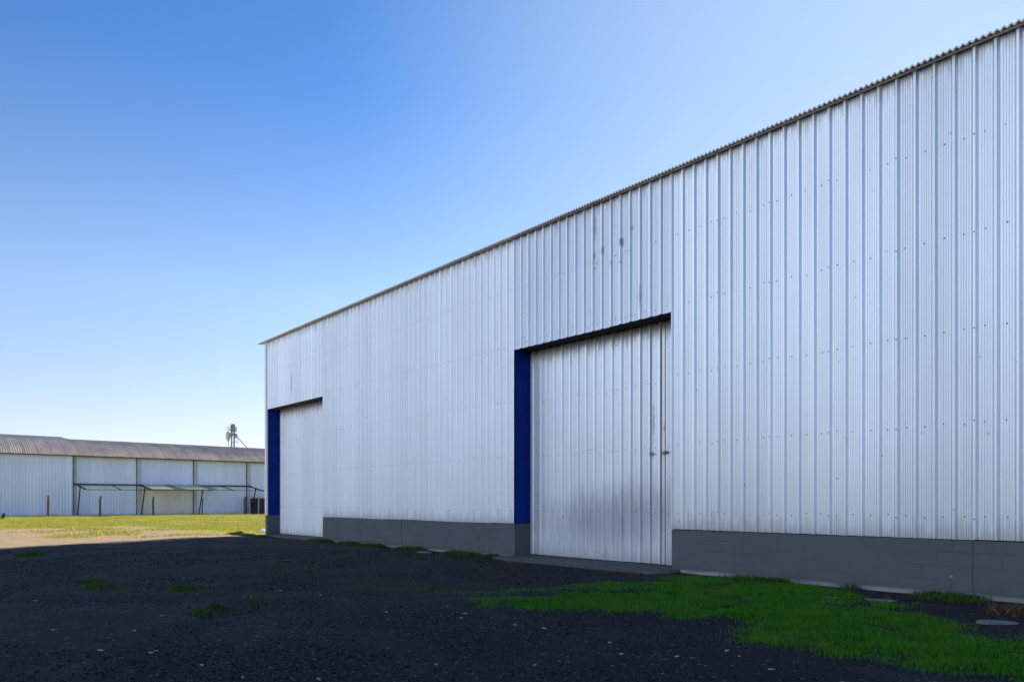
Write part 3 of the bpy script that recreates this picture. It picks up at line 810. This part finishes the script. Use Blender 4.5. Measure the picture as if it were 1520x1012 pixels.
b.build('cyclone', M['galv_far'], ge)
b = MB(); b.box((ex(470), -0.2, ez(375)), (ex(488), 0.2, ez(350))); b.build('duct', M['galv_far'], ge)
b = MB()
b.box((ex(425), -0.5, ez(304)), (ex(486), 0.5, ez(298)))
for x in (418, 448, 470):
    for yy in (-0.48, 0.48): b.tube((ex(x), yy, ez(302)), (ex(x), yy, ez(245)), 0.022, n=5)
for z in (245, 272):
    for yy in (-0.48, 0.48): b.tube((ex(418), yy, ez(z)), (ex(474), yy, ez(z)), 0.02, n=5)
b.build('platform', M['galv_far'], ge)
b = MB(); b.box((ex(548), -0.3, ez(430)), (ex(592), 0.3, ez(362))); b.box((ex(480), -0.25, ez(392)), (ex(560), 0.25, ez(352))); b.build('discharge_box', M['galv_dark'], ge)
b = MB(); b.tube((ex(582), 0, ez(415)), (ex(800), 0, ez(640)), 0.11); b.build('spout', M['galv_far'], ge)
b = MB()
for x in (598, 620): b.tube((ex(x - 8), -0.2, ez(440)), (ex(x), -0.2, 0), 0.025, n=5)
for i in range(40): b.tube((ex(596), -0.2, ez(450 + i * 14)), (ex(618), -0.2, ez(450 + i * 14)), 0.014, n=4)
b.box((ex(492), -0.2, ez(500)), (ex(600), 0.2, ez(492)))
b.build('ladder', M['galv_far'], ge)

# ------------------------------------------------------------------ loose gravel (near part of the yard)
def in_poly(x, y, poly):
    inside = np.zeros(len(x), bool); n = len(poly)
    for i in range(n):
        x0, y0 = poly[i]; x1, y1 = poly[(i + 1) % n]
        c = ((y0 > y) != (y1 > y)); 
        with np.errstate(divide='ignore', invalid='ignore'):
            xi = (x1 - x0) * (y - y0) / (y1 - y0 if y1 != y0 else 1e-9) + x0
        inside ^= c & (x < xi)
    return inside
GP = [(19.2, -4.4), (19.5, -5.1), (20.6, -5.55), (21.4, -4.95), (22.5, -4.3), (23.5, -4.15), (24.15, -5.2), (24.8, -5.0), (25.1, -4.5), (25.6, -4.9), (26.3, -4.9), (27.6, -4.6), (28.6, -3.6), (27.2, -3.2), (25.7, -3.1), (24.85, -2.7), (24.15, -1.95), (23.3, -1.0), (22.0, -0.45), (20.5, -0.42), (19.75, -0.75), (19.75, -2.3), (18.9, -3.4)]
def scatter(n, zmin, zmax, umin=-40, umax=1560):
    """ground points thinning out with distance from the camera"""
    Z = 1 / (1 / zmax + rng.random(n) * (1 / zmin - 1 / zmax))
    Z = zmin * (zmax / zmin) ** rng.random(n)
    a = (umin + rng.random(n) * (umax - umin) - 760) / 1080
    return CAMX + (a * 0.65172 - 0.75846) * Z, CAMY + (a * 0.75846 + 0.65172) * Z, Z
def pebbles():
    n = 170000
    x, y, Z = scatter(n, 4.6, 20)
    dens = fbm(x * 0.9, y * 0.9, 3)
    keep = (y < -0.5) & (rng.random(n) < np.clip(0.25 + (dens - 0.42) * 4.0, 0.05, 1)) & (x > 3)
    x, y, Z = x[keep], y[keep], Z[keep]; n = len(x)
    r = np.clip(rng.lognormal(math.log(0.0068), 0.5, n), 0.0035, 0.032) * (1 + np.clip(Z - 7, 0, 20) * 0.06)
    base = np.array([(1, 0, 0), (0.3, 0.9, 0.1), (-0.75, 0.6, 0), (-0.8, -0.55, 0.1), (0.25, -0.95, 0), (0.1, 0.15, 0.75), (-0.3, -0.2, 0.6)])
    F0 = np.array([(0, 1, 5), (1, 2, 5), (2, 6, 5), (2, 3, 6), (3, 4, 6), (4, 5, 6), (4, 0, 5)])
    ang = rng.random(n) * 6.283; ca, sa = np.cos(ang), np.sin(ang)
    j = base[None] * (1 + (rng.random((n, 7, 3)) - 0.5) * 0.6) * r[:, None, None] * np.array([1, 1, 1.0])
    vx = j[..., 0] * ca[:, None] - j[..., 1] * sa[:, None]; vy = j[..., 0] * sa[:, None] + j[..., 1] * ca[:, None]
    V = np.stack([vx + x[:, None], vy + y[:, None], j[..., 2] + gz(x, y)[:, None] - r[:, None] * 0.15], -1).reshape(-1, 3)
    F = (F0[None] + (np.arange(n) * 7)[:, None, None]).reshape(-1, 3)
    o = link_mesh('gravel', np_mesh('gravel', V, F), M['pebble'])
    tag(o, 'loose dark basalt gravel strewn over the yard', 'gravel', kind='stuff')
pebbles()

# ------------------------------------------------------------------ grass
def blades(x, y, h, w, lean=0.5, base=None, z=None, seed=1):
    """three-segment blades of grass, each its own island; returns V, F"""
    r = np.random.default_rng(seed); n = len(x)
    a = r.random(n) * 6.283; la = r.random(n) * 6.283
    wx, wy = np.cos(a) * w * 0.5, np.sin(a) * w * 0.5
    l = h * lean * r.random(n); lx, ly = np.cos(la) * l, np.sin(la) * l
    z0 = gz(x, y) - 0.006 if z is None else z
    mk = lambda s, hh, ww: np.stack([x + lx * s + wx * ww, y + ly * s + wy * ww, z0 + h * hh], -1)
    V = np.stack([mk(0, 0, 1), mk(0, 0, -1), mk(0.35, 0.55, 0.8), mk(0.35, 0.55, -0.8), mk(1, 1 - 0.25 * lean, 0.0)], 1).reshape(-1, 3)
    k = (np.arange(n) * 5)[:, None]
    F = np.concatenate([k + np.array([[0, 1, 3]]), k + np.array([[0, 3, 2]]), k + np.array([[2, 3, 4]])], 0)
    return V, F
def grass_patch():
    n = 900000
    x = 18.6 + rng.random(n) * 10.2; y = -6.0 + rng.random(n) * 5.7
    soft = 0
    for q in range(5):
        jx = x + (fbm(x * 2.2, y * 2.2, 3) - 0.5) * 0.6 + rng.normal(0, 0.24, n); jy = y + (fbm(x * 2.2 + 31, y * 2.2 + 7, 3) - 0.5) * 0.6 + rng.normal(0, 0.18, n)
        soft = soft + in_poly(jx, jy, GP) / 5
    edge = np.clip(soft * 1.15 - 0.1 + (fbm(x * 5, y * 5, 2) - 0.5) * 0.9 * (1 - np.abs(soft * 2 - 1)), 0, 1)
    ins = rng.random(n) < edge ** 1.9
    soft_keep = soft
    cl = fbm(x * 1.1 + 3, y * 1.1 + 8, 3)
    thin = np.clip((cl - 0.285) * 5.0, 0.04, 1) * np.clip((fbm(x * 7, y * 7, 2) - 0.18) * 5, 0.2, 1)
    thin = np.where((x > 23.6) & (y < -3.6), np.maximum(thin, 0.6), thin)
    # thinner towards the left end of the patch
    thin = thin * np.clip((x - 18.9) / 2.2, 0.12, 1)
    k = ins & (rng.random(n) < thin)
    x, y, cl = x[k], y[k], cl[k]; n = len(x)
    h = (0.024 + 0.045 * rng.random(n)) * np.clip(0.25 + (fbm(x * 2.6 + 5, y * 3.4 + 2, 3) - 0.22) * 2.6, 0.35, 1.7) * np.clip(0.55 + (x - 19) / 8, 0.55, 1.2) * (0.45 + 0.55 * soft_keep[k])
    V, F = blades(x, y, h, 0.0028 + 0.0022 * rng.random(n), 0.8, seed=2)
    o = link_mesh('grass', np_mesh('grass', V, F), M['grass'])
    tag(o, 'lush green grass spreading over the gravel along the right plinth', 'grass', kind='stuff')
grass_patch()
def base_weeds():
    X, Y = [], []
    n = 26000
    x = 5.0 + rng.random(n) * 9.6; y = -0.36 - rng.random(n) ** 1.5 * 0.45
    k = rng.random(n) < np.clip((fbm(x * 1.2, y * 0 + 3, 3) - 0.42) * 5, 0, 1); X.append(x[k]); Y.append(y[k])
    n = 15000
    x = 19.5 + rng.random(n) * 8.5; y = -0.25 - rng.random(n) ** 1.5 * 0.5
    k = rng.random(n) < np.clip((fbm(x * 1.5 + 9, y * 0 + 3, 3) - 0.40) * 5, 0, 1); X.append(x[k]); Y.append(y[k])
    n = 5000
    x = -1.6 + rng.random(n) * 3.4; y = -0.55 - rng.random(n) * 0.5
    k = rng.random(n) < np.clip((fbm(x * 1.5 + 29, y * 1.5 + 3, 3) - 0.40) * 4, 0, 1); X.append(x[k]); Y.append(y[k])
    x = np.concatenate(X); y = np.concatenate(Y); n = len(x)
    V, F = blades(x, y, 0.05 + 0.09 * rng.random(n), 0.007 + 0.004 * rng.random(n), 0.8, seed=4)
    o = link_mesh('weeds', np_mesh('weeds', V, F), M['weed'])
    tag(o, 'dark low weeds along the foot of the warehouse wall', 'weeds', kind='stuff')
base_weeds()
def field_grass():
    n = 150000
    x, y, Z = scatter(n, 26, 78, -60, 470)
    cl = fbm(x * 0.5 + 3, y * 0.5 + 1, 4)
    tur = np.clip((-11 - x) / 5, 0, 1) + np.clip((y + 1.5) / 2, 0, 1)
    k = (x < -0.8) & (x > FX + 0.5) & (rng.random(n) < np.clip(tur + (cl - 0.5) * 2.2, 0.02, 1))
    x, y, cl, Z = x[k], y[k], cl[k], Z[k]; n = len(x)
    h = (0.03 + 0.06 * rng.random(n)) * np.clip(0.5 + (cl - 0.35) * 3, 0.4, 1.8)
    wall = np.clip((FX + 3 - x) / 2.5, 0, 1)
    h = h * (1 + wall * 1.2 * rng.random(n))
    V, F = blades(x, y, h, 0.02 + 0.015 * rng.random(n), 0.8, seed=6)
    o = link_mesh('field_grass', np_mesh('field_grass', V, F), M['drygrass'])
    tag(o, 'sunlit yellow green turf in front of the distant warehouse', 'turf', kind='stuff')
field_grass()
def yard_moss():
    n = 60000
    x, y, Z = scatter(n, 6.5, 24, -40, 760)
    cl = fbm(x * 1.3 + 50, y * 1.3 + 20, 4)
    k = (y < -0.9) & (x < 19.8) & (x > 4) & (rng.random(n) < np.clip((cl - 0.60) * 6, 0, 1))
    x, y, Z = x[k], y[k], Z[k]; n = len(x)
    V, F = blades(x, y, 0.012 + 0.022 * rng.random(n), 0.006 + 0.004 * rng.random(n), 1.2, seed=8)
    o = link_mesh('thin_grass', np_mesh('thin_grass', V, F), M['weed'])
    tag(o, 'sparse thin grass sprouting through the dark gravel yard', 'grass', kind='stuff')
yard_moss()
tufts = [(6.74, -8.61, 0.42, 0.10, 'tuft of grass farthest left near the edge of the shade'),
         (16.0, -7.8, 0.34, 0.07, 'widest low grass tuft in the middle of the left yard'),
         (14.9, -8.7, 0.40, 0.06, 'wide flat grass tuft on the gravel left of the widest tuft'),
         (18.55, -7.65, 0.14, 0.07, 'small grass tuft by the dip in the gravel'),
         (19.1, -8.5, 0.17, 0.09, 'upright grass tuft on the near left gravel'),
         (18.75, -8.2, 0.14, 0.07, 'sparse grass tuft just behind the upright tuft'),
         (13.9, -8.6, 0.30, 0.05, 'thin grass tuft at the far left of the gravel'),
         (18.55, -5.0, 0.25, 0.05, 'small tuft of grass left of the big green patch'),
         (-0.7, -0.8, 0.35, 0.20, 'dark grass tuft at the far corner of the warehouse'),
         (11.5, -0.55, 0.22, 0.16, 'grass tuft at the foot of the left plinth')]
for i, (x, y, r, h, lab) in enumerate(tufts):
    n = int(600 + 3500 * r)
    q = rng.random(n) ** 1.6 * r; a = rng.random(n) * 6.283
    wv = 0.6 + 0.8 * vnoise(a * 1.3 + i * 7, a * 0 + i); px, py = q * wv * np.cos(a) * 1.4, q * wv * np.sin(a) * 0.75
    V, F = blades(px, py, h * (0.45 + 0.75 * rng.random(n)) * np.clip(1.15 - q / r * 0.7, 0.3, 1), 0.007 + 0.004 * rng.random(n), 0.9, z=gz(x + px, y + py) - float(gz(x, y)) - 0.006, seed=20 + i)
    o = link_mesh('grass_tuft', np_mesh('grass_tuft', V, F), M['weed'], loc=(x, y, float(gz(x, y))))
    tag(o, lab, 'grass tuft', 'grass tufts on the gravel yard')
# dead weed clump at the right
def dead_weed():
    x0, y0 = 25.35, -1.30; n = 2600
    px = np.clip(rng.normal(0, 0.30, n), -0.5, 0.6); py = np.clip(rng.normal(0, 0.10, n), -0.2, 0.2)
    V, F = blades(px, py, 0.05 + 0.17 * rng.random(n) ** 1.6, 0.006 + 0.006 * rng.random(n), 1.4, z=np.full(n, -0.01), seed=50)
    o = link_mesh('dead_weed', np_mesh('dead_weed', V, F), M['deadweed'], loc=(x0, y0, float(gz(x0, y0))))
    tag(o, 'dry reddish brown weed clump against the right plinth', 'weed')
    for (x, y, h, fl, lab) in ((24.05, -0.3, 0.24, True, 'thin weed stem with white flower at the right plinth'), (24.35, -0.32, 0.2, False, 'bare thin weed stem beside the white flowered stem'), (25.0, -0.35, 0.19, False, 'leaning dark weed stem near the dry brown clump')):
        z0 = 0.045
        o = empty('weed_stem', (x, y, z0)); tag(o, lab, 'weed')
        b = MB(); b.tube((0, 0, -0.02), (0.02, 0.0, h * 0.6), 0.0035, n=5); b.tube((0.02, 0, h * 0.6), (0.05 if not fl else 0.025, 0.01, h), 0.003, n=5)
        b.add([(0.02, 0, h * 0.5), (0.07, 0.01, h * 0.62), (0.06, 0.03, h * 0.58)], [(0, 1, 2)]); b.add([(0.01, 0, h * 0.3), (-0.05, 0.01, h * 0.42), (-0.04, 0.03, h * 0.38)], [(0, 1, 2)])
        b.build('stem', M['weed'], o)
        if fl:
            b = MB()
            for q in range(7):
                a = q * 0.9; b.add([(0.025, 0.01, h), (0.025 + 0.02 * math.cos(a), 0.01 + 0.006, h + 0.02 * math.sin(a)), (0.025 + 0.02 * math.cos(a + 0.5), 0.0, h + 0.02 * math.sin(a + 0.5))], [(0, 1, 2)])
            b.build('flower', M['petal'], o)
dead_weed()

# ------------------------------------------------------------------ pale stones, slabs, litter
def stone_mesh(name, rx, ry, rz, seed):
    r = np.random.default_rng(seed)
    bm = bmesh.new(); bmesh.ops.create_icosphere(bm, subdivisions=2, radius=1)
    for v in bm.verts:
        k = 1 + (r.random() - 0.5) * 0.28
        z = v.co.z * rz * k
        if z > rz * 0.55: z = rz * 0.55 + (z - rz * 0.55) * 0.25
        sq = 1.0 / max(abs(v.co.x), abs(v.co.y), 0.55) ** 0.45
        v.co = Vector((v.co.x * rx * k * sq, v.co.y * ry * k * sq, z))
    me = bpy.data.meshes.new(name); bm.to_mesh(me); bm.free(); me.materials.append(M['chip']); return me
protos = [stone_mesh('pale_stone', 0.045, 0.03, 0.014, 1), stone_mesh('pale_stone', 0.03, 0.024, 0.016, 2), stone_mesh('pale_stone', 0.06, 0.03, 0.012, 3)]
special = {(20.97, -6.16): 'flat pale stone left of the grass patch tip', (23.24, -6.23): 'widest flat pale stone on the gravel below the green patch', (22.18, -6.05): 'pale flat stone between the grass tip and the wide stone',
           (18.8, -8.83): 'thin pale stone on the left gravel behind the nearest tufts', (22.72, -8.81): 'pale stone at the very bottom edge of the photo'}
chips = [(20.97, -6.16, 2), (22.18, -6.05, 2), (23.24, -6.23, 2), (21.14, -6.34, 1), (21.89, -6.2, 1), (23.96, -6.21, 1), (19.72, -9.33, 1), (18.8, -8.83, 2), (20.59, -9.8, 0), (20.96, -9.5, 0), (21.72, -9.32, 0), (20.91, -9.44, 1), (22.72, -8.81, 2), (22.32, -9.22, 1), (19.16, -9.93, 0), (17.78, -7.42, 1), (17.15, -6.73, 1), (16.26, -9.71, 0), (14.74, -7.97, 1), (24.27, -5.77, 1), (24.08, -5.66, 0), (24.66, -5.94, 0), (23.61, -6.5, 1), (20.3, -6.8, 1), (18.2, -6.6, 1), (22.9, -7.9, 1), (23.4, -7.3, 1), (25.2, -5.9, 1), (3.68, -1.31, 0), (8.17, -1.72, 0)]
for i, (x, y, p) in enumerate(chips):
    me = protos[p]
    if i > 2: me = protos[p]
    o = bpy.data.objects.new('pale_stone', me); COL.objects.link(o)
    o.location = (x, y, float(gz(x, y)) + 0.002); o.rotation_euler = (rng.normal(0, 0.12), rng.normal(0, 0.12), rng.random() * 6.28)
    s = 0.4 + 0.35 * rng.random(); o.scale = (s, s, s)
    tag(o, special.get((x, y), 'small pale stone chip lying loose on the dark gravel'), 'stone', 'pale stones scattered on the gravel')
for (x, y, sx, sy, rz, lab) in ((25.1, -2.1, 0.22, 0.10, 0.9, 'flat grey concrete slab below the dry weed clump'), (23.55, -1.25, 0.20, 0.05, 0.5, 'broken pale slab half buried in grass near the right plinth'), (23.0, -1.55, 0.13, 0.045, 0.6, 'smaller pale slab fragment in the grass'),
                                (12.0, -0.72, 0.26, 0.12, 0.2, 'pale broken kerb piece by the left plinth grass')):
    me = stone_mesh('concrete_slab', sx, sy, 0.03, int(x * 10))
    o = bpy.data.objects.new('concrete_slab', me); COL.objects.link(o); me.materials.clear(); me.materials.append(M['pale_conc'])
    o.location = (x, y, float(gz(x, y)) + 0.004); o.rotation_euler = (0.03, 0.02, rz)
    tag(o, lab, 'slab', 'concrete fragments near the wall')
bm = bmesh.new(); bmesh.ops.create_icosphere(bm, subdivisions=3, radius=1)
for v in bm.verts:
    kx = 0.7 + 0.6 * float(fbm(v.co.x * 2.5 + 9, v.co.y * 2.5 + v.co.z * 2, 2)); v.co = Vector((v.co.x * 0.2 * kx, v.co.y * 0.15 * kx, max(v.co.z, -0.5) * 0.10 * kx + 0.04))
me = bpy.data.meshes.new('litter_bag'); bm.to_mesh(me); bm.free()
o = link_mesh('litter_bag', me, M['bag'], loc=(-2.3, 0.8, float(gz(-2.3, 0.8)))); tag(o, 'crumpled white plastic bag in the grass by the corner', 'bag')
b = MB(); b.bar((0, 0, -0.05), (0.05, 0.1, 0.42), 0.16, 0.16); b.bar((0.03, 0.05, 0.2), (0.25, -0.1, 0.02), 0.08, 0.08)
o = b.build('tree_stump', M['dark_board'], loc=(-38.0, -4.7, 0)); tag(o, 'small dark stump in the turf at the left edge', 'stump')
